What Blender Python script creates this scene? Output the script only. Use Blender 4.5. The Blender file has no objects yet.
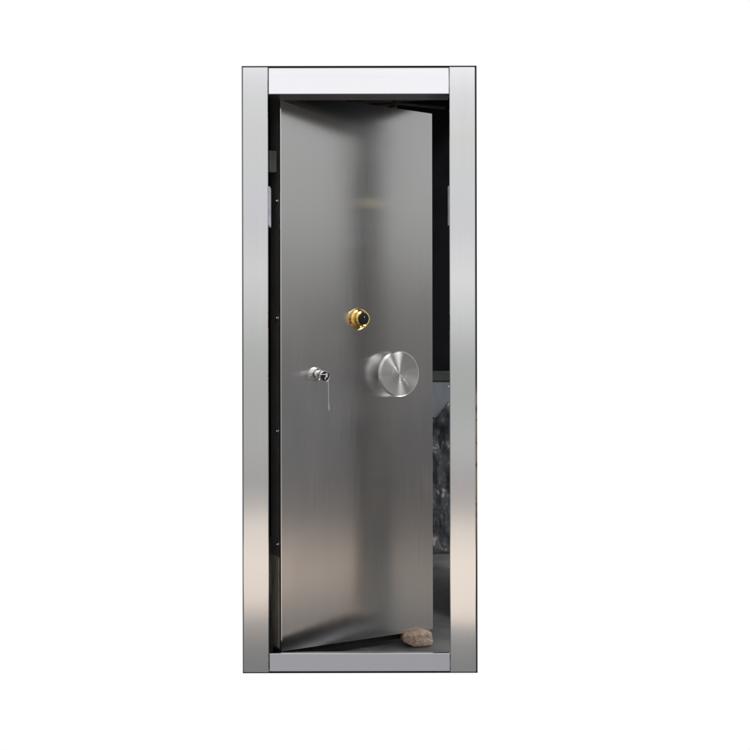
import bpy, bmesh, math, random
from mathutils import Vector, Matrix, noise
random.seed(4)
S = bpy.context.scene
COL = S.collection
R = math.radians
CAMZ = 1.08            # eye height above the foot of the frame
D = 3.7                # camera to frame face
F = 275.0*D              # focal length in photo pixels (750 px wide)

# ------------------------------------------------------------------ helpers
def lin(c):
    return tuple(((v/255.0)/12.92 if v/255.0 <= .04045 else ((v/255.0+.055)/1.055)**2.4) for v in c)

def link(name, bm, mat, parent=None, smooth=False, bevel=0, seg=2):
    bm.normal_update()
    me = bpy.data.meshes.new(name)
    bm.to_mesh(me); bm.free()
    o = bpy.data.objects.new(name, me)
    COL.objects.link(o)
    for m in (mat if isinstance(mat, (list, tuple)) else [mat]):
        me.materials.append(m)
    if smooth:
        for p in me.polygons: p.use_smooth = True
    if bevel:
        b = o.modifiers.new('bevel', 'BEVEL'); b.width = bevel; b.segments = seg
        b.limit_method = 'ANGLE'; b.angle_limit = R(35); b.harden_normals = False
    if parent: o.parent = parent
    return o

def empty(name, loc, label, cat, group=None):
    o = bpy.data.objects.new(name, None); COL.objects.link(o)
    o.location = loc; o.empty_display_size = .1
    o['label'] = label; o['category'] = cat
    if group: o['group'] = group
    return o

def add_box(bm, a, b, rot=None, mi=0):
    """box between corners a and b"""
    vs = [bm.verts.new((x, y, z)) for x in (a[0], b[0]) for y in (a[1], b[1]) for z in (a[2], b[2])]
    if rot: bmesh.ops.transform(bm, matrix=rot, verts=vs)
    for f in ((0,1,3,2),(4,6,7,5),(0,4,5,1),(2,3,7,6),(0,2,6,4),(1,5,7,3)):
        fc = bm.faces.new([vs[i] for i in f]); fc.material_index = mi
    return vs

def box(a, b):
    bm = bmesh.new(); add_box(bm, a, b)
    bmesh.ops.recalc_face_normals(bm, faces=bm.faces)
    return bm

def lathe(profile, n=64, bm=None, mi=0):
    """profile (radius, height) turned about local -Y : height h lies at y = -h"""
    if bm is None: bm = bmesh.new()
    rings = []
    for r, h in profile:
        if r < 1e-6:
            rings.append([bm.verts.new((0, -h, 0))])
        else:
            rings.append([bm.verts.new((r*math.cos(2*math.pi*i/n), -h, r*math.sin(2*math.pi*i/n))) for i in range(n)])
    for A, B in zip(rings, rings[1:]):
        for i in range(n):
            j = (i+1) % n
            if len(A) == 1 and len(B) == 1: continue
            if len(A) == 1: f = bm.faces.new((A[0], B[j], B[i]))
            elif len(B) == 1: f = bm.faces.new((A[i], A[j], B[0]))
            else: f = bm.faces.new((A[i], A[j], B[j], B[i]))
            f.material_index = mi
    bmesh.ops.recalc_face_normals(bm, faces=bm.faces)
    return bm

def tube(bm, pts, r, n=10):
    pts = [Vector(p) for p in pts]
    rings = []
    for k, p in enumerate(pts):
        d = (pts[min(k+1, len(pts)-1)] - pts[max(k-1, 0)]).normalized()
        u = d.cross(Vector((0, 1, 0)))
        if u.length < .1: u = d.cross(Vector((1, 0, 0)))
        u.normalize(); v = d.cross(u)
        rr = r[k] if isinstance(r, (list, tuple)) else r
        rings.append([bm.verts.new(p + u*rr*math.cos(2*math.pi*i/n) + v*rr*math.sin(2*math.pi*i/n)) for i in range(n)])
    for A, B in zip(rings, rings[1:]):
        for i in range(n):
            bm.faces.new((A[i], A[(i+1) % n], B[(i+1) % n], B[i]))
    bm.faces.new(rings[0]); bm.faces.new(list(reversed(rings[-1])))
    bmesh.ops.recalc_face_normals(bm, faces=bm.faces)
    return bm

# ------------------------------------------------------------------ materials
class NT:
    def __init__(s, tree): s.t = tree; s.n = tree.nodes; s.l = tree.links
    def new(s, typ, **kw):
        n = s.n.new(typ)
        for k, v in kw.items(): setattr(n, k, v)
        return n
    def put(s, sock, v):
        if hasattr(v, 'is_output'): s.l.new(v, sock)
        elif v is not None: sock.default_value = v
    def math(s, op, a, b=None, c=None, clamp=False):
        n = s.new('ShaderNodeMath', operation=op, use_clamp=clamp)
        s.put(n.inputs[0], a); s.put(n.inputs[1], b)
        if c is not None: s.put(n.inputs[2], c)
        return n.outputs[0]
    def mr(s, v, a, b, c=0.0, d=1.0, smooth=True):
        n = s.new('ShaderNodeMapRange', interpolation_type='SMOOTHSTEP' if smooth else 'LINEAR')
        s.put(n.inputs[0], v)
        for i, x in enumerate((a, b, c, d)): s.put(n.inputs[i+1], x)
        return n.outputs[0]
    def mix(s, f, a, b, blend='MIX'):
        n = s.new('ShaderNodeMix', data_type='RGBA', blend_type=blend)
        s.put(n.inputs[0], f)
        s.put(n.inputs[6], a if hasattr(a, 'is_output') else (*a, 1))
        s.put(n.inputs[7], b if hasattr(b, 'is_output') else (*b, 1))
        return n.outputs[2]
    def noise(s, scale, detail=3, rough=.5, stretch=(1, 1, 1), coord='Object'):
        tc = s.new('ShaderNodeTexCoord'); mp = s.new('ShaderNodeMapping')
        mp.inputs['Scale'].default_value = stretch
        s.l.new(tc.outputs[coord], mp.inputs[0])
        n = s.new('ShaderNodeTexNoise')
        n.inputs['Scale'].default_value = scale; n.inputs['Detail'].default_value = detail
        n.inputs['Roughness'].default_value = rough
        s.l.new(mp.outputs[0], n.inputs['Vector'])
        return n.outputs[0]

def material(name):
    m = bpy.data.materials.new(name); m.use_nodes = True
    t = NT(m.node_tree); p = t.n['Principled BSDF']
    return m, t, p

def steel(name, base=.72, rough=.1, aniso=0.0, tangent=None, brush=(1, 1, 1), var=.05, wave=0.0, tint=(1, 1, 1), radial=False):
    m, t, p = material(name)
    p.inputs['Metallic'].default_value = 1
    fine = t.noise(1.0, 4, .6, brush)
    blot = t.noise(3.5, 3, .55)
    streak = t.noise(1.0, 3, .6, tuple(v*.09 if v > 20 else v*.12 for v in brush))
    smudge = t.noise(4.5, 1.5, .5, (1, 1, .6))
    k = t.math('ADD', t.mr(fine, .3, .7, -var, var, False), t.mr(blot, .3, .7, -var*.5, var*.5, False))
    k = t.math('ADD', k, t.mr(streak, .3, .7, -var*.7, var*.7, False))
    b = t.math('ADD', k, base)
    c = t.new('ShaderNodeCombineColor')
    for i in range(3): t.put(c.inputs[i], t.math('MULTIPLY', b, tint[i]))
    t.put(p.inputs['Base Color'], c.outputs[0])
    t.put(p.inputs['Roughness'], t.math('ADD', t.mr(fine, .3, .7, -rough*.12, rough*.12, False), t.math('ADD', t.mr(smudge, .45, .75, 0, 0 if radial else rough*.22), rough)))
    p.inputs['Anisotropic'].default_value = aniso
    if radial:
        tg = t.new('ShaderNodeTangent', direction_type='RADIAL', axis='Y')
        t.put(p.inputs['Tangent'], tg.outputs[0]); p.inputs['Anisotropic Rotation'].default_value = .25
    elif tangent:
        cx = t.new('ShaderNodeCombineXYZ')
        for i in range(3): cx.inputs[i].default_value = tangent[i]
        t.put(p.inputs['Tangent'], cx.outputs[0])
    if wave:
        w = t.noise(2.2, 1, .4, (1, 1, .8))
        bp = t.new('ShaderNodeBump'); bp.inputs['Strength'].default_value = 1
        bp.inputs['Distance'].default_value = wave
        t.put(bp.inputs['Height'], w); t.put(p.inputs['Normal'], bp.outputs[0])
    return m

def paint(name, c1, c2=None, rough=.6, scale=6, detail=4, metallic=0, bump=0, spec=.4, stretch=(1, 1, 1)):
    m, t, p = material(name)
    c2 = c2 or tuple(v*.75 for v in c1)
    n = t.noise(scale, detail, .6, stretch)
    t.put(p.inputs['Base Color'], t.mix(t.mr(n, .35, .65), c1, c2))
    p.inputs['Roughness'].default_value = rough; p.inputs['Metallic'].default_value = metallic
    p.inputs['Specular IOR Level'].default_value = spec
    if bump:
        bp = t.new('ShaderNodeBump'); bp.inputs['Strength'].default_value = 1
        bp.inputs['Distance'].default_value = bump
        t.put(bp.inputs['Height'], n); t.put(p.inputs['Normal'], bp.outputs[0])
    return m

M_STILE = steel('brushed_steel_upright', .72, .065, .5, (1, 0, 0), (700, 700, 5), .011, .0005)
M_RAIL = steel('brushed_steel_crosspiece', .72, .085, 0, (1, 0, 0), (5, 700, 700), .012, .0004)
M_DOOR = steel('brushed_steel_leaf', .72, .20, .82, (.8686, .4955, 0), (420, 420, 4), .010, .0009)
M_TURN = steel('turned_steel', .80, .33, 1.0, None, (1, 1, 1), .004, 0, radial=True)
M_CHROME = steel('polished_chrome', .78, .07, 0, None, (30, 30, 30), .02)
M_BACK = paint('grey_primed_back', (.28, .272, .262), (.22, .214, .206), .6, 6)
M_STREAK = paint('warm_streak_cream', (.97, .80, .50), (.93, .74, .44), .6, 30)  # for the added strip that the leaf mirrors as a warm streak
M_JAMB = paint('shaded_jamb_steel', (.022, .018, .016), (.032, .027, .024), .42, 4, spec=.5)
M_EDGE = paint('black_door_edge', (.17, .165, .155), (.13, .125, .118), .45, 5, spec=.5)
M_EDGE2 = paint('olive_grey_edge_reflection', (.48, .45, .36), (.26, .25, .20), .4, 14, stretch=(1, 1, .5))  # paler olive stands for the floor mirrored in the door edge
M_GALV = paint('galvanised_plate', (.66, .65, .74), (.52, .52, .60), .45, 30, metallic=0)
M_HINGE = paint('green_grey_hinge', (.055, .065, .058), (.035, .042, .038), .5, 20)
M_GOLD = steel('polished_brass', .82, .09, 0, None, (20, 20, 20), .03, tint=(1.0, .66, .22))
M_BLACK = paint('black_plastic', (.012, .012, .013), (.02, .02, .02), .3, 20)
M_WHITE = paint('white_paint', (.75, .75, .72), (.6, .6, .58), .5)
M_SHELL = paint('dark_shell', (.013, .013, .016), (.008, .008, .010), .9, 3, spec=.05)  # near-black colour of the added shell behind the doorway
M_FLOOR = paint('grey_concrete_floor', (.17, .17, .175), (.125, .125, .131), .55, 9, 6, bump=.0006, spec=.35)
M_SILL = paint('worn_grey_sill', (.16, .16, .165), (.11, .11, .115), .5, 20)
M_BEAM = paint('grey_roof_steel', (.34, .33, .31), (.24, .235, .225), .7, 8)

# added rim round the frame for leftover backdrop: black, brown patches low right
m, t, p = material('black_rim_with_brown_leftovers')
tc = t.new('ShaderNodeTexCoord'); sx = t.new('ShaderNodeSeparateXYZ'); t.l.new(tc.outputs['Object'], sx.inputs[0])
nz = t.noise(9, 5, .7, (1, 1, 1))
zone = t.math('MULTIPLY', t.mr(sx.outputs[2], 1.06, .98), t.mr(sx.outputs[0], .30, .34))
zone = t.math('MULTIPLY', zone, t.mr(sx.outputs[2], .30, .72))
f = t.math('MULTIPLY', zone, t.mr(nz, .38, .50))
t.put(p.inputs['Base Color'], t.mix(f, (.010, .010, .011), (.20, .145, .105)))
p.inputs['Roughness'].default_value = .7; p.inputs['Specular IOR Level'].default_value = .1
M_RIM = m

# porous stone
m, t, p = material('porous_brown_stone')
tc = t.new('ShaderNodeTexCoord')
v = t.new('ShaderNodeTexVoronoi'); v.inputs['Scale'].default_value = 150; t.l.new(tc.outputs['Object'], v.inputs['Vector'])
n1 = t.noise(60, 6, .7); n2 = t.noise(14, 3)
c = t.mix(t.mr(n1, .35, .65), (.66, .51, .38), (.38, .28, .20))
c = t.mix(t.mr(v.outputs['Distance'], .0, .35, .75, 0), c, (.16, .11, .08))
c = t.mix(t.mr(n2, .5, .7, 0, .5), c, (.58, .50, .42))
t.put(p.inputs['Base Color'], c); p.inputs['Roughness'].default_value = .95
bp = t.new('ShaderNodeBump'); bp.inputs['Strength'].default_value = 1; bp.inputs['Distance'].default_value = .003
t.put(bp.inputs['Height'], t.math('ADD', v.outputs['Distance'], n1)); t.put(p.inputs['Normal'], bp.outputs[0])
M_STONE = m

M_BOXBLUE = paint('blue_grey_sheet', (.24, .27, .32), (.185, .21, .225), .5, 5, stretch=(3, 1, .6))
M_LID = paint('dark_green_grey_lid', (.065, .072, .072), (.04, .046, .046), .6, 6)
M_WRAP = paint('dark_crumpled_film', (.080, .086, .100), (.046, .050, .057), .38, 12, 4, bump=.002, spec=.5)

def X(px, depth=0.0): return (px-375)/F*(D+depth)
def Z(py, depth=0.0): return CAMZ+(375-py)/F*(D+depth)

# ------------------------------------------------------------------ the vault door: frame
vd = empty('vault_door', (X(359.5), 0, 0), 'brushed stainless steel vault door standing ajar in its bright steel frame', 'door')
VX = vd.location.x
ROLL = 0.10
vd['kind'] = 'thing'
vd.rotation_euler = (0, R(-ROLL), 0)
def P(o):        # parts are modelled in scene coordinates; bring them into the frame's own
    for v in o.data.vertices: v.co.x -= VX
    o.parent = vd
    return o

XL0, XL1, XR0, XR1 = X(243.7), X(268.8), X(450.4), X(476.0)
ZT, ZH, ZB, Z0 = Z(67), Z(94), Z(653.5), Z(672)
FD = .10
def stile(x0, x1, inner):
    bm = bmesh.new()
    # folded sheet: the face, an outer return to full depth and a short inner return
    T = .004
    s = 1 if x1 > x0 else -1
    pts = [(x0, FD), (x0, 0), (x1, 0), (x1, .022), (x1-s*.010, .022), (x1-s*.010, FD)]
    lo = [bm.verts.new((x, y, Z0)) for x, y in pts]; hi = [bm.verts.new((x, y, ZT)) for x, y in pts]
    n = len(pts)
    for i in range(n):
        j = (i+1) % n
        f = bm.faces.new((lo[i], lo[j], hi[j], hi[i]))
        f.material_index = 2 if i == 5 else 1 if i in (3, 4) else 0
    bm.faces.new(lo); bm.faces.new(hi)
    bmesh.ops.recalc_face_normals(bm, faces=bm.faces)
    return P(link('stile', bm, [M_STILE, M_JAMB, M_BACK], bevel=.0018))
stile(XL0, XL1, 1)
stile(XR1, XR0, -1)

def cross(z0, z1, tilt, name, lip):
    """header or bottom rail: its face leans by tilt so that it meets the light a little differently"""
    bm = bmesh.new()
    g = .0022
    a, b = XL1+g, XR0-.0008
    dz = z1-z0; k = math.tan(R(tilt))*dz
    yb, yt = (.001, .001+k) if k >= 0 else (.001-k, .001)
    if lip == 'down':
        prof = [(yb, z0), (yt, z1), (FD, z1), (FD, z0+.004), (.022, z0+.004), (.022, z0)]
    else:
        prof = [(yb, z0), (yt, z1), (.016, z1), (.016, z0+.012), (.019, z0+.012), (.019, z0)]
    L = [bm.verts.new((a, y, z)) for y, z in prof]; Q = [bm.verts.new((b, y, z)) for y, z in prof]
    n = len(prof)
    for i in range(n):
        j = (i+1) % n
        f = bm.faces.new((L[i], L[j], Q[j], Q[i]))
        f.material_index = 1 if (lip == 'down' and i in (2, 3, 4, 5)) or (lip == 'up' and i in (2, 3, 4)) else 0
    bm.faces.new(L); bm.faces.new(Q)
    bmesh.ops.recalc_face_normals(bm, faces=bm.faces)
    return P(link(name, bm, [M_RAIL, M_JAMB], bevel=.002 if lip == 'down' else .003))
cross(ZH, ZT-.0015, 2.2, 'header', 'down')
cross(Z0+.0015, ZB, -2.2, 'bottom_rail', 'up')

# added dark rim behind the trim: leftover backdrop as a thin line
bm = bmesh.new()
y0, y1 = FD+.001, FD+.006
ox0, ox1, oz0, oz1 = XL0-.0165, XR1+.0160, Z0-.0335, ZT+.0350
add_box(bm, (ox0, y0, oz0), (XL0+.03, y1, oz1)); add_box(bm, (XR1-.02, y0, oz0), (ox1, y1, oz1))
add_box(bm, (XL0+.03, y0, ZH+.03), (XR1-.02, y1, oz1)); add_box(bm, (XL0+.03, y0, oz0), (XR1-.02, y1, Z0+.0))
bmesh.ops.recalc_face_normals(bm, faces=bm.faces)
P(link('leftover_rim', bm, M_RIM))

# sill inside the frame with its groove
bm = bmesh.new()
SI = CAMZ-1.05; SF = CAMZ-1.085
add_box(bm, (XL1-.008, .020, SI-.03), (XR0+.008, .098, SI-.010))
add_box(bm, (XL1-.008, .106, SI-.028), (XR0+.008, .155, SI-.002))
add_box(bm, (XL1+.03, .100, SI-.012), (X(434, .13), .150, SI+.004))
bmesh.ops.recalc_face_normals(bm, faces=bm.faces)
P(link('sill', bm, M_SILL, bevel=.001))

# pale strike plates on both inner edges, hinge leaves on the left
for s, x, nm in ((1, XL1-.010, 'L'), (-1, XR0+.010, 'R')):
    bm = box((min(x, x+s*.0125), .030, Z(226, .05)), (max(x, x+s*.0125), .085 if s > 0 else .05, Z(187, .05)))
    P(link('strike_plate', bm, M_GALV, bevel=.0004))
bm = lathe([(0, .004), (.003, .004), (.004, .002), (.004, 0)], 16)
bmesh.ops.rotate(bm, verts=bm.verts, cent=(0, 0, 0), matrix=Matrix.Rotation(R(-90), 3, 'Z'))
bmesh.ops.translate(bm, verts=bm.verts, vec=(XR0-.001, .012, Z(387)))
P(link('screw', bm, M_CHROME, smooth=True))
bm = box((XR0+.0115, FD+.0005, CAMZ+.720), (XR1-.0215, FD+.0015, CAMZ+.757))
add_box(bm, (XR0+.0085, .062, CAMZ+.720), (XR0+.0095, FD+.0015, CAMZ+.757))
bmesh.ops.recalc_face_normals(bm, faces=bm.faces)
P(link('streak_strip', bm, M_STREAK))  # unseen warm strip added so the leaf mirrors a warm streak
# hinge (upper one; the lower one is hidden in the dark gap)
for zc in (Z(161.5, .1), ):
    bm = bmesh.new()
    add_box(bm, (X(269.6, .1), .098, zc-.040), (X(277.2, .1), .110, zc+.040))
    tube(bm, [(X(271, .1), .099, zc-.040), (X(271, .1), .099, zc+.040)], .006, 12)
    bmesh.ops.recalc_face_normals(bm, faces=bm.faces)
    P(link('hinge', bm, M_HINGE, bevel=.001))

# ------------------------------------------------------------------ the leaf
HY = .10; HX = X(281, HY)
YR = (D+HY)*1.088-D; XR = X(433, YR)
TH = math.atan2(YR-HY, XR-HX); W = math.hypot(YR-HY, XR-HX)
def T(px, L):
    """where along the leaf a fitting standing L proud of it is seen at photo column px"""
    k = (px-375)/F
    bx, by = HX+L*math.sin(TH), HY-L*math.cos(TH)
    return (k*(D+by)-bx)/((XR-HX)-k*(YR-HY))
ZD0, ZD1 = CAMZ-1.032, CAMZ+1.061
LM = Matrix.Translation((HX-VX, HY, 0)) @ Matrix.Rotation(TH, 4, 'Z')   # leaf space: x along the leaf, -y out of its face
def leafpart(name, bm, mat, parent, smooth=False, bevel=0, seg=2, at=None):
    if at:
        o = link(name, bm, mat, None, smooth, bevel, seg)
    else:
        o = link(name, bm, mat, None, smooth, bevel, seg)
    o.parent = parent
    return o

bm = bmesh.new()
prof = [(0, .010), (0, .0030), (.0012, .0009), (.0036, 0), (W-.0006, 0), (W, .0006), (W, .010)]
lo = [bm.verts.new((x, y, ZD0)) for x, y in prof]; hi = [bm.verts.new((x, y, ZD1)) for x, y in prof]
for i in range(len(prof)):
    j = (i+1) % len(prof)
    bm.faces.new((lo[i], lo[j], hi[j], hi[i]))
bm.faces.new(lo); bm.faces.new(hi)
bmesh.ops.recalc_face_normals(bm, faces=bm.faces)
leaf = link('door_leaf', bm, M_DOOR, None)
leaf.matrix_local = LM; leaf.parent = vd; leaf.matrix_local = LM
body = link('leaf_core', box((.0015, .0101, ZD0+.002), (W-.0015, .095, ZD1-.002)), M_EDGE, leaf, bevel=.002)
link('underdoor_shade', box((.006, .030, SF+.024), (W*.835, .088, ZD0+.0015)), M_BLACK, leaf, bevel=.002)  # dark strip added as the shade under the leaf
ep = link('edge_reflection', box((-.0012, .016, ZD0+.01), (.0013, .088, Z(556, .14))), M_EDGE2, leaf, bevel=.0005)  # added lighter slab: floor reflection put into the edge's colour
for py in (201, 318, 431, 544):
    bm = lathe([(0, .0075), (.003, .007), (.0052, .0045), (.0058, 0), (.0085, .0), (.0085, -.002)], 24)
    bmesh.ops.rotate(bm, verts=bm.verts, cent=(0, 0, 0), matrix=Matrix.Rotation(R(-90), 3, 'Z'))
    bmesh.ops.translate(bm, verts=bm.verts, vec=(.0, .030, Z(py, .13)))
    link('edge_bolt', bm, M_CHROME, leaf, smooth=True)

def onleaf(name, t, z):
    """a pivot standing on the leaf's face (its own -y points out of the face)"""
    return LM @ Matrix.Translation((t*W, 0, z))

# --- round pull knob: stem with collar, and the turned disc
M = onleaf('k', T(400.6, .060), CAMZ+.004)
kb = lathe([(0, 0.0), (.030, 0.0), (.030, .004), (.027, .007), (.017, .008), (.016, .012), (.016, .038), (0, .038)], 48)
knob = link('pull_knob', kb, M_CHROME, None, True); knob.parent = vd; knob.matrix_local = M
e = knob.modifiers.new('edge', 'EDGE_SPLIT'); e.split_angle = R(40)
prof = [(0, .032), (.056, .032), (.078, .035), (.0865, .039), (.0895, .043), (.0895, .0545), (.0880, .0572), (.0855, .0584)]
prof += [(.0825, .0576), (.033, .0562), (.0322, .0569), (.0306, .0569), (.0298, .0561), (.0, .0574)]
disc = link('knob_disc', lathe(prof, 128), M_TURN, knob, True)
e = disc.modifiers.new('edge', 'EDGE_SPLIT'); e.split_angle = R(30)

# --- combination dial
M = onleaf('c', T(364.9, .050), CAMZ+.2176)
cd = link('combination_lock', lathe([(0, 0), (.0425, 0), (.0425, .004), (.040, .008), (.036, .009), (.0355, .013), (.0385, .015),
                                      (.0385, .019), (.035, .022), (.031, .023)], 72), M_GOLD, None, True)
cd.parent = vd; cd.matrix_local = M @ Matrix.Diagonal((1, .88, 1, 1))
e = cd.modifiers.new('edge', 'EDGE_SPLIT'); e.split_angle = R(32)
bm = lathe([(.031, .022), (.0285, .024), (.0275, .030), (.0295, .034), (.0295, .043), (.0280, .047), (.0245, .049), (.0225, .0475), (0, .0475)], 72)
r = link('dial_ring', bm, M_GOLD, cd, True); e = r.modifiers.new('edge', 'EDGE_SPLIT'); e.split_angle = R(32)
# tick marks round the ring, black on brass
bm = bmesh.new()
for i in range(40):
    a = 2*math.pi*i/40
    Lr = .0028 if i % 5 else .0042
    add_box(bm, (.0385-Lr, -.0195, -.0004), (.0386, -.0190, .0004), Matrix.Rotation(a, 4, 'Y'))
link('dial_marks', bm, M_BLACK, cd)
kn = bmesh.new()
n = 96
rings = []
for r_, h in ((.0200, .046), (.0212, .048), (.0212, .0555), (.0196, .0580), (.0180, .0585), (.0170, .0570), (0.0, .0568)):
    if r_ == 0:
        rings.append([kn.verts.new((0, -h, 0))]); continue
    rings.append([kn.verts.new(((r_ + (.0006 if i % 4 < 2 and .018 < r_ else 0))*math.cos(2*math.pi*i/n), -h,
                                 (r_ + (.0006 if i % 4 < 2 and .018 < r_ else 0))*math.sin(2*math.pi*i/n))) for i in range(n)])
for A, B in zip(rings, rings[1:]):
    for i in range(n):
        j = (i+1) % n
        kn.faces.new((A[i], A[j], B[j], B[i]) if len(B) > 1 else (A[i], A[j], B[0]))
bmesh.ops.recalc_face_normals(kn, faces=kn.faces)
link('dial_knob', kn, M_BLACK, cd, False)
bm = box((-.0008, -.0582, .002), (.0008, -.0565, .010))
link('pointer_mark', bm, M_WHITE, cd)

# --- key lock: domed escutcheon and barrel
M = onleaf('l', T(325, .077), CAMZ+.003)
kl = link('key_lock', lathe([(0, 0), (.0275, 0), (.0275, .003), (.0262, .006), (.0245, .016), (.0215, .026), (.0165, .033), (.0145, .034)], 64), M_CHROME, None, True)
kl.parent = vd; kl.matrix_local = M
e = kl.modifiers.new('edge', 'EDGE_SPLIT'); e.split_angle = R(40)
b_ = link('lock_barrel', lathe([(.0145, .030), (.0145, .047), (.0135, .0485), (.011, .049), (.0105, .0475), (0, .0475)], 48), M_CHROME, kl, True)
e = b_.modifiers.new('edge', 'EDGE_SPLIT'); e.split_angle = R(40)

# --- the key in it (a thing of its own) with a thin wire hanging from its round head
KM = Matrix.Translation((VX, 0, 0)) @ M
key = empty('key', KM.to_translation(), 'small steel key with round black head and thin hanging wire in the left lock', 'key')
key.rotation_euler = (0, 0, TH)
kbm = bmesh.new()
add_box(kbm, (-.0035, -.066, -.0012), (.0035, -.040, .0012))
link('blade', kbm, M_CHROME, key, bevel=.0005)
hd = lathe([(0, .066), (.0190, .066), (.0200, .0675), (.0200, .0775), (.0190, .079), (.0175, .0775), (.0, .0765)], 48, mi=0)
hz = -.008
bmesh.ops.translate(hd, verts=hd.verts, vec=(0, 0, hz))
for f in hd.faces:
    c_ = f.calc_center_median()
    if c_.y < -.0755 and math.hypot(c_.x, c_.z-hz) < .017: f.material_index = 1
h = link('key_head', hd, [M_CHROME, M_BLACK], key, True)
e = h.modifiers.new('edge', 'EDGE_SPLIT'); e.split_angle = R(35)
gr = bmesh.new()
add_box(gr, (-.022, -.0795, hz+.0055), (.007, -.0768, hz+.0085))
add_box(gr, (.002, -.0800, hz-.004), (.0095, -.0766, hz+.0112))
add_box(gr, (-.001, -.0785, hz-.012), (.003, -.0766, hz-.003))
bmesh.ops.recalc_face_normals(gr, faces=gr.faces)
link('grip', gr, M_GALV, key, bevel=.0008)
wr = bmesh.new()
pts = [(.009, -.080, hz-.014), (.0115, -.0795, hz-.020)]
for i in range(1, 12):
    k = i/11
    pts.append((.0115+.0035*k+.0006*math.sin(k*7), -.0795, hz-.020-.108*k))
tube(wr, pts, [.0017]*2+[.0017]*8+[.0022, .0030, .0016], 8)
link('wire', wr, M_CHROME, key, smooth=True)

# ------------------------------------------------------------------ stone under the door's corner
bm = bmesh.new()
bmesh.ops.create_icosphere(bm, subdivisions=5, radius=1)
for v in bm.verts:
    p_ = v.co.copy()
    q = 7.0
    rr = (abs(p_.x)**q + abs(p_.y)**q + abs(p_.z)**q)**(-1/q)
    p_ *= rr
    x, y, z = p_.x*.060, p_.y*.046, p_.z*.0275
    if z > 0 and y > 0: z -= y*.14
    if x < 0:                                        # worn lower left corner
        z += max(0, -x-.022)*.50*min(1, -z/.010) if z < 0 else -max(0, -x-.044)*.35
    s_ = Vector((x, y, z))
    d = noise.noise(s_*22)*.0036 + noise.noise(s_*70+Vector((3, 1, 7)))*.0020 + noise.noise(s_*200)*.0008
    n_ = v.co.normalized()
    v.co = s_ + n_*d
zmin = min(v.co.z for v in bm.verts)
for v in bm.verts: v.co.z = max(v.co.z-zmin-.001, 0)
st = link('stone', bm, M_STONE, None, True)
st.location = (X(416.8, .38), .392, SF); st.rotation_euler = (0, R(-1.5), R(10))
st['label'] = 'rough brown porous stone on the floor at the foot of the open steel door'
st['category'] = 'stone'

# ------------------------------------------------------------------ the floor, and a dark shell added to darken the doorway
def struct(name, bm, mat, **k):
    o = link(name, bm, mat, None, **k); o['kind'] = 'structure'
    o['label'] = {'floor': 'grey concrete floor behind the frame', 'wall': 'near-black shell panel added to keep the doorway dark',
                  'ceiling': 'near-black shell top added to keep the doorway dark'}[name.split('_')[0]]
    return o
YN, YF = .108, 3.12
def hexa(near, far, yn, yf, t):
    """slab whose near edge runs a->b at depth yn and far edge c->d at depth yf, thickened by vector t"""
    bm = bmesh.new()
    a, b = [Vector((p[0], yn, p[1])) for p in near]; c, d = [Vector((p[0], yf, p[1])) for p in far]
    t = Vector(t)
    v = [bm.verts.new(q) for q in (a, b, d, c, a+t, b+t, d+t, c+t)]
    for f in ((0,1,2,3),(7,6,5,4),(0,4,5,1),(1,5,6,2),(2,6,7,3),(3,7,4,0)):
        bm.faces.new([v[i] for i in f])
    bmesh.ops.recalc_face_normals(bm, faces=bm.faces)
    return bm
fl, fr = XL1-.03, XR0+.06
bl, br = -.79, .64
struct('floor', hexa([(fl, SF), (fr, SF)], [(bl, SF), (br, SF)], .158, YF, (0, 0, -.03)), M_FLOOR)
struct('ceiling', hexa([(fl, ZH+.06), (fr, ZH+.06)], [(bl, CAMZ+1.85), (br, CAMZ+1.85)], YN, YF, (0, 0, .02)), M_SHELL)
struct('wall_shell_left', hexa([(fl-.012, SF-.018), (fl-.012, ZH+.055)], [(bl-.012, SF-.018), (bl-.012, CAMZ+1.84)], YN, YF, (-.02, 0, 0)), M_SHELL)
struct('wall_shell_right', hexa([(.415, SF-.018), (.415, CAMZ+1.24)], [(.510, SF-.018), (.510, CAMZ+1.50)], .72, 1.85, (.018, 0, 0)), M_SHELL)  # added partial panel: darkens the gap, leaves some light for the cabinet
struct('wall_shell_back', box((bl-.03, YF+.002, SF-.04), (br, YF+.03, CAMZ+1.86)), M_SHELL)

# roof steel glimpsed above the leaf
tr = empty('roof_truss', (.03, 1.2, CAMZ+1.42), 'dim grey roof steel seen through the gap above the open door', 'truss')
bm = bmesh.new()
for (xa, ya, xb, yb, dep, th) in ((340, 103, 440, 97, 1.2, .012), (352, 108, 396, 104, 1.25, .010), (394, 96, 395, 108, 1.2, .014), (395, 103, 445, 108, 1.3, .008)):
    A = Vector((X(xa, dep)-tr.location.x, dep-1.2, Z(ya, dep)-tr.location.z)); B = Vector((X(xb, dep)-tr.location.x, dep-1.2, Z(yb, dep)-tr.location.z))
    tube(bm, [A, B], th, 4)
link('beam', bm, M_BEAM, tr)

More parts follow.
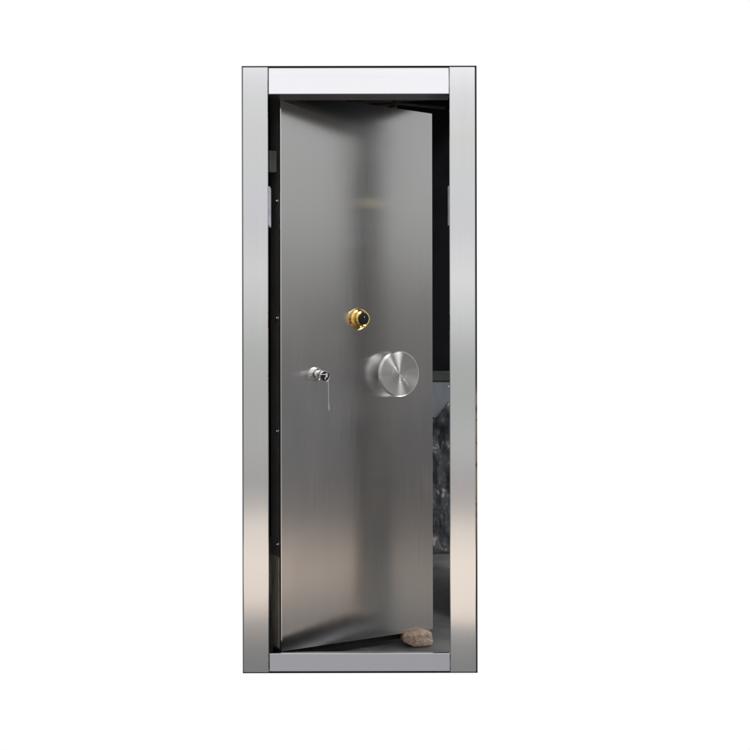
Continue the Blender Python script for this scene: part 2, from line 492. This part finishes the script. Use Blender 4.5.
# film-wrapped load standing behind on the right
wp = empty('wrapped_load', (.25, 2.7, SF), 'blue grey cabinet with crumpled dark film on its lower half, right of the door', 'cabinet')
wx, wy, wz = wp.location
dep = 2.50
bm = box((X(380, dep)-wx, dep-wy+.03, .02), (X(449.5, dep)+.045-wx, dep-wy+.40, Z(381.5, dep)-wz))
link('cabinet_body', bm, M_BOXBLUE, wp, bevel=.006)
bm = box((X(380, dep)-wx-.01, dep-wy+.02, Z(381, dep)-wz), (X(449.5, dep)+.05-wx, dep-wy+.41, Z(371, dep)-wz))
link('lid', bm, M_LID, wp, bevel=.004)
bm = bmesh.new()
nx, nz_ = 60, 120
x0, x1 = X(395, dep)-wx, X(449.5, dep)+.055-wx
zt = Z(408, dep)-wz
gridv = []
for j in range(nz_+1):
    row = []
    for i in range(nx+1):
        u, w = i/nx, j/nz_
        x = x0+(x1-x0)*u
        top = zt - .01 + .045*math.sin((u-.74)*15) + .025*noise.noise(Vector((u*9, 4, 2)))
        z = top*w
        q = Vector((x*7, 0, z*5))
        d = .025*noise.noise(q)+.014*noise.noise(q*2.7)+.007*abs(noise.noise(q*6.1))
        row.append(bm.verts.new((x, dep-wy-.015-d*1.2, z+.0)))
    gridv.append(row)
for j in range(nz_):
    for i in range(nx):
        bm.faces.new((gridv[j][i], gridv[j][i+1], gridv[j+1][i+1], gridv[j+1][i]))
bmesh.ops.recalc_face_normals(bm, faces=bm.faces)
o = link('plastic_film', bm, M_WRAP, wp, smooth=True)
sd = o.modifiers.new('thick', 'SOLIDIFY'); sd.thickness = .004; sd.offset = 0

# ------------------------------------------------------------------ surroundings: white studio beyond, workshop on the camera's side
w = bpy.data.worlds.new('World'); S.world = w; w.use_nodes = True
t = NT(w.node_tree)
tc = t.new('ShaderNodeTexCoord'); sp = t.new('ShaderNodeSeparateXYZ'); t.l.new(tc.outputs['Generated'], sp.inputs[0])
x, y, z = sp.outputs
el = t.math('MULTIPLY', t.math('ARCSINE', z), 180/math.pi)
az = t.math('MULTIPLY', t.math('ARCTAN2', x, t.math('MULTIPLY', y, -1.0)), 180/math.pi)
REF = .72
def ramp(stops):
    n = t.new('ShaderNodeValToRGB'); cr = n.color_ramp
    st_ = []
    for py, c in stops:
        e_ = math.degrees(math.atan((375-py)/F)) if not isinstance(py, tuple) else py[0]
        st_.append(((e_+30)/60, tuple(v/REF for v in lin(c))))
    st_.sort(key=lambda q: q[0])
    st_ = [q for q in st_ if 0 <= q[0] <= 1]
    while len(cr.elements) < len(st_): cr.elements.new(.5)
    for k, (pos, c) in enumerate(st_):
        cr.elements[k].position = pos
    for k, (pos, c) in enumerate(st_):
        cr.elements[k].color = (*c, 1)
    cr.interpolation = 'LINEAR'
    t.put(n.inputs[0], t.math('DIVIDE', t.math('ADD', el, 30.0), 60.0))
    return n.outputs[0]
g = lambda v: (v, v, v)
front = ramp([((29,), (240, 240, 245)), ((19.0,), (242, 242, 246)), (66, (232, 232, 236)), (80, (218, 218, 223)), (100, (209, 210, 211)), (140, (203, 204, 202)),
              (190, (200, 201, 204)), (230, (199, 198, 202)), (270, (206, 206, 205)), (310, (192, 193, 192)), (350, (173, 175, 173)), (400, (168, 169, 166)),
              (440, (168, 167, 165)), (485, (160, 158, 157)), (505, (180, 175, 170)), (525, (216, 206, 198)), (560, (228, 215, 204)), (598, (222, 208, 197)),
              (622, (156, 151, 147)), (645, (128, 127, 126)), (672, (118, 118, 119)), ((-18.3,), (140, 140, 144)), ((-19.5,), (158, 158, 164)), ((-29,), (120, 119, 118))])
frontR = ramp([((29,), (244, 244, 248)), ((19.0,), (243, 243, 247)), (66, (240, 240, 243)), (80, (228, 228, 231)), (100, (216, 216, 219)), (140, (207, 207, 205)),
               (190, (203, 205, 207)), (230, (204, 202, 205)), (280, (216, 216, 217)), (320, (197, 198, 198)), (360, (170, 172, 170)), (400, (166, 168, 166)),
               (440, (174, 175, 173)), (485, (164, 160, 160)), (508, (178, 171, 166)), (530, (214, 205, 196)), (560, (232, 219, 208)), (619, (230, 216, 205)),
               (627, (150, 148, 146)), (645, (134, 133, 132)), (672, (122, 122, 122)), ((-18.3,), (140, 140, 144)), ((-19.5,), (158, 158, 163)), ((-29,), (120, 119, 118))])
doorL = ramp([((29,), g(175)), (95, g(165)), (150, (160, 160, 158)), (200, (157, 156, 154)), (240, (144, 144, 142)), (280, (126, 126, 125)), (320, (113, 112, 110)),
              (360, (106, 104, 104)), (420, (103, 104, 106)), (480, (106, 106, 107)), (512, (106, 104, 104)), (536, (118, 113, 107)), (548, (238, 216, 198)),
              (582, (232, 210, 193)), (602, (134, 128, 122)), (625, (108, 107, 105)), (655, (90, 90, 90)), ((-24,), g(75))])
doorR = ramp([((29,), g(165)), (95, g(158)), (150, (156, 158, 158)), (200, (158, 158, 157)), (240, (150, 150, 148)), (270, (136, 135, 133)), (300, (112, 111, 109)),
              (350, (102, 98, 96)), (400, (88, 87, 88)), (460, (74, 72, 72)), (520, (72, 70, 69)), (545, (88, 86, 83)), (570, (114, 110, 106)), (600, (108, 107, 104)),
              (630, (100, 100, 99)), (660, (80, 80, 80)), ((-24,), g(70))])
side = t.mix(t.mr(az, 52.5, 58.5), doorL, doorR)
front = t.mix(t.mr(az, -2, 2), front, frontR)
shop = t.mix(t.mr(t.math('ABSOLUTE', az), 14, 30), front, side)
# overhead beyond the ramps the workshop roof is a bright even grey
def patch(c, a0, e0, wa, we, soft, colr):
    m1 = t.mr(t.math('ABSOLUTE', t.math('SUBTRACT', az, a0)), wa+soft, wa)
    m2 = t.mr(t.math('ABSOLUTE', t.math('SUBTRACT', el, e0)), we+soft, we)
    return t.mix(t.math('MULTIPLY', m1, m2), c, colr)
shop = t.mix(t.mr(el, 32, 50), shop, (.75, .75, .78))
shop = patch(shop, 34, 40, 9, 6, 3, (18.0, 17.5, 16.8))     # added bright patch for the knob disc's light sectors
shop = patch(shop, 82, -44, 9, 9, 4, (9.0, 8.8, 8.4))        # added low bright patch, also lighting the disc's sectors
shop = patch(shop, 68, 50, 12, 22, 5, (.02, .02, .02))        # added dark patch for the disc's dark sector
col = t.mix(t.mr(y, .05, .20), shop, (1, 1, 1))
bgn = t.n['Background']; t.put(bgn.inputs[0], col); bgn.inputs[1].default_value = 1.0

# ------------------------------------------------------------------ camera
cam = bpy.data.cameras.new('Camera'); co = bpy.data.objects.new('Camera', cam); COL.objects.link(co)
co.location = (0, -D, CAMZ); co.rotation_euler = (R(90), 0, 0)
cam.sensor_width = 36; cam.lens = F/750*36; cam.clip_start = .05; cam.clip_end = 100
S.camera = co
S.view_settings.view_transform = 'Standard'; S.view_settings.look = 'None'
S.view_settings.exposure = 0; S.view_settings.gamma = 1
S.cycles.max_bounces = 10; S.cycles.use_denoising = True
S.cycles.sample_clamp_indirect = 6
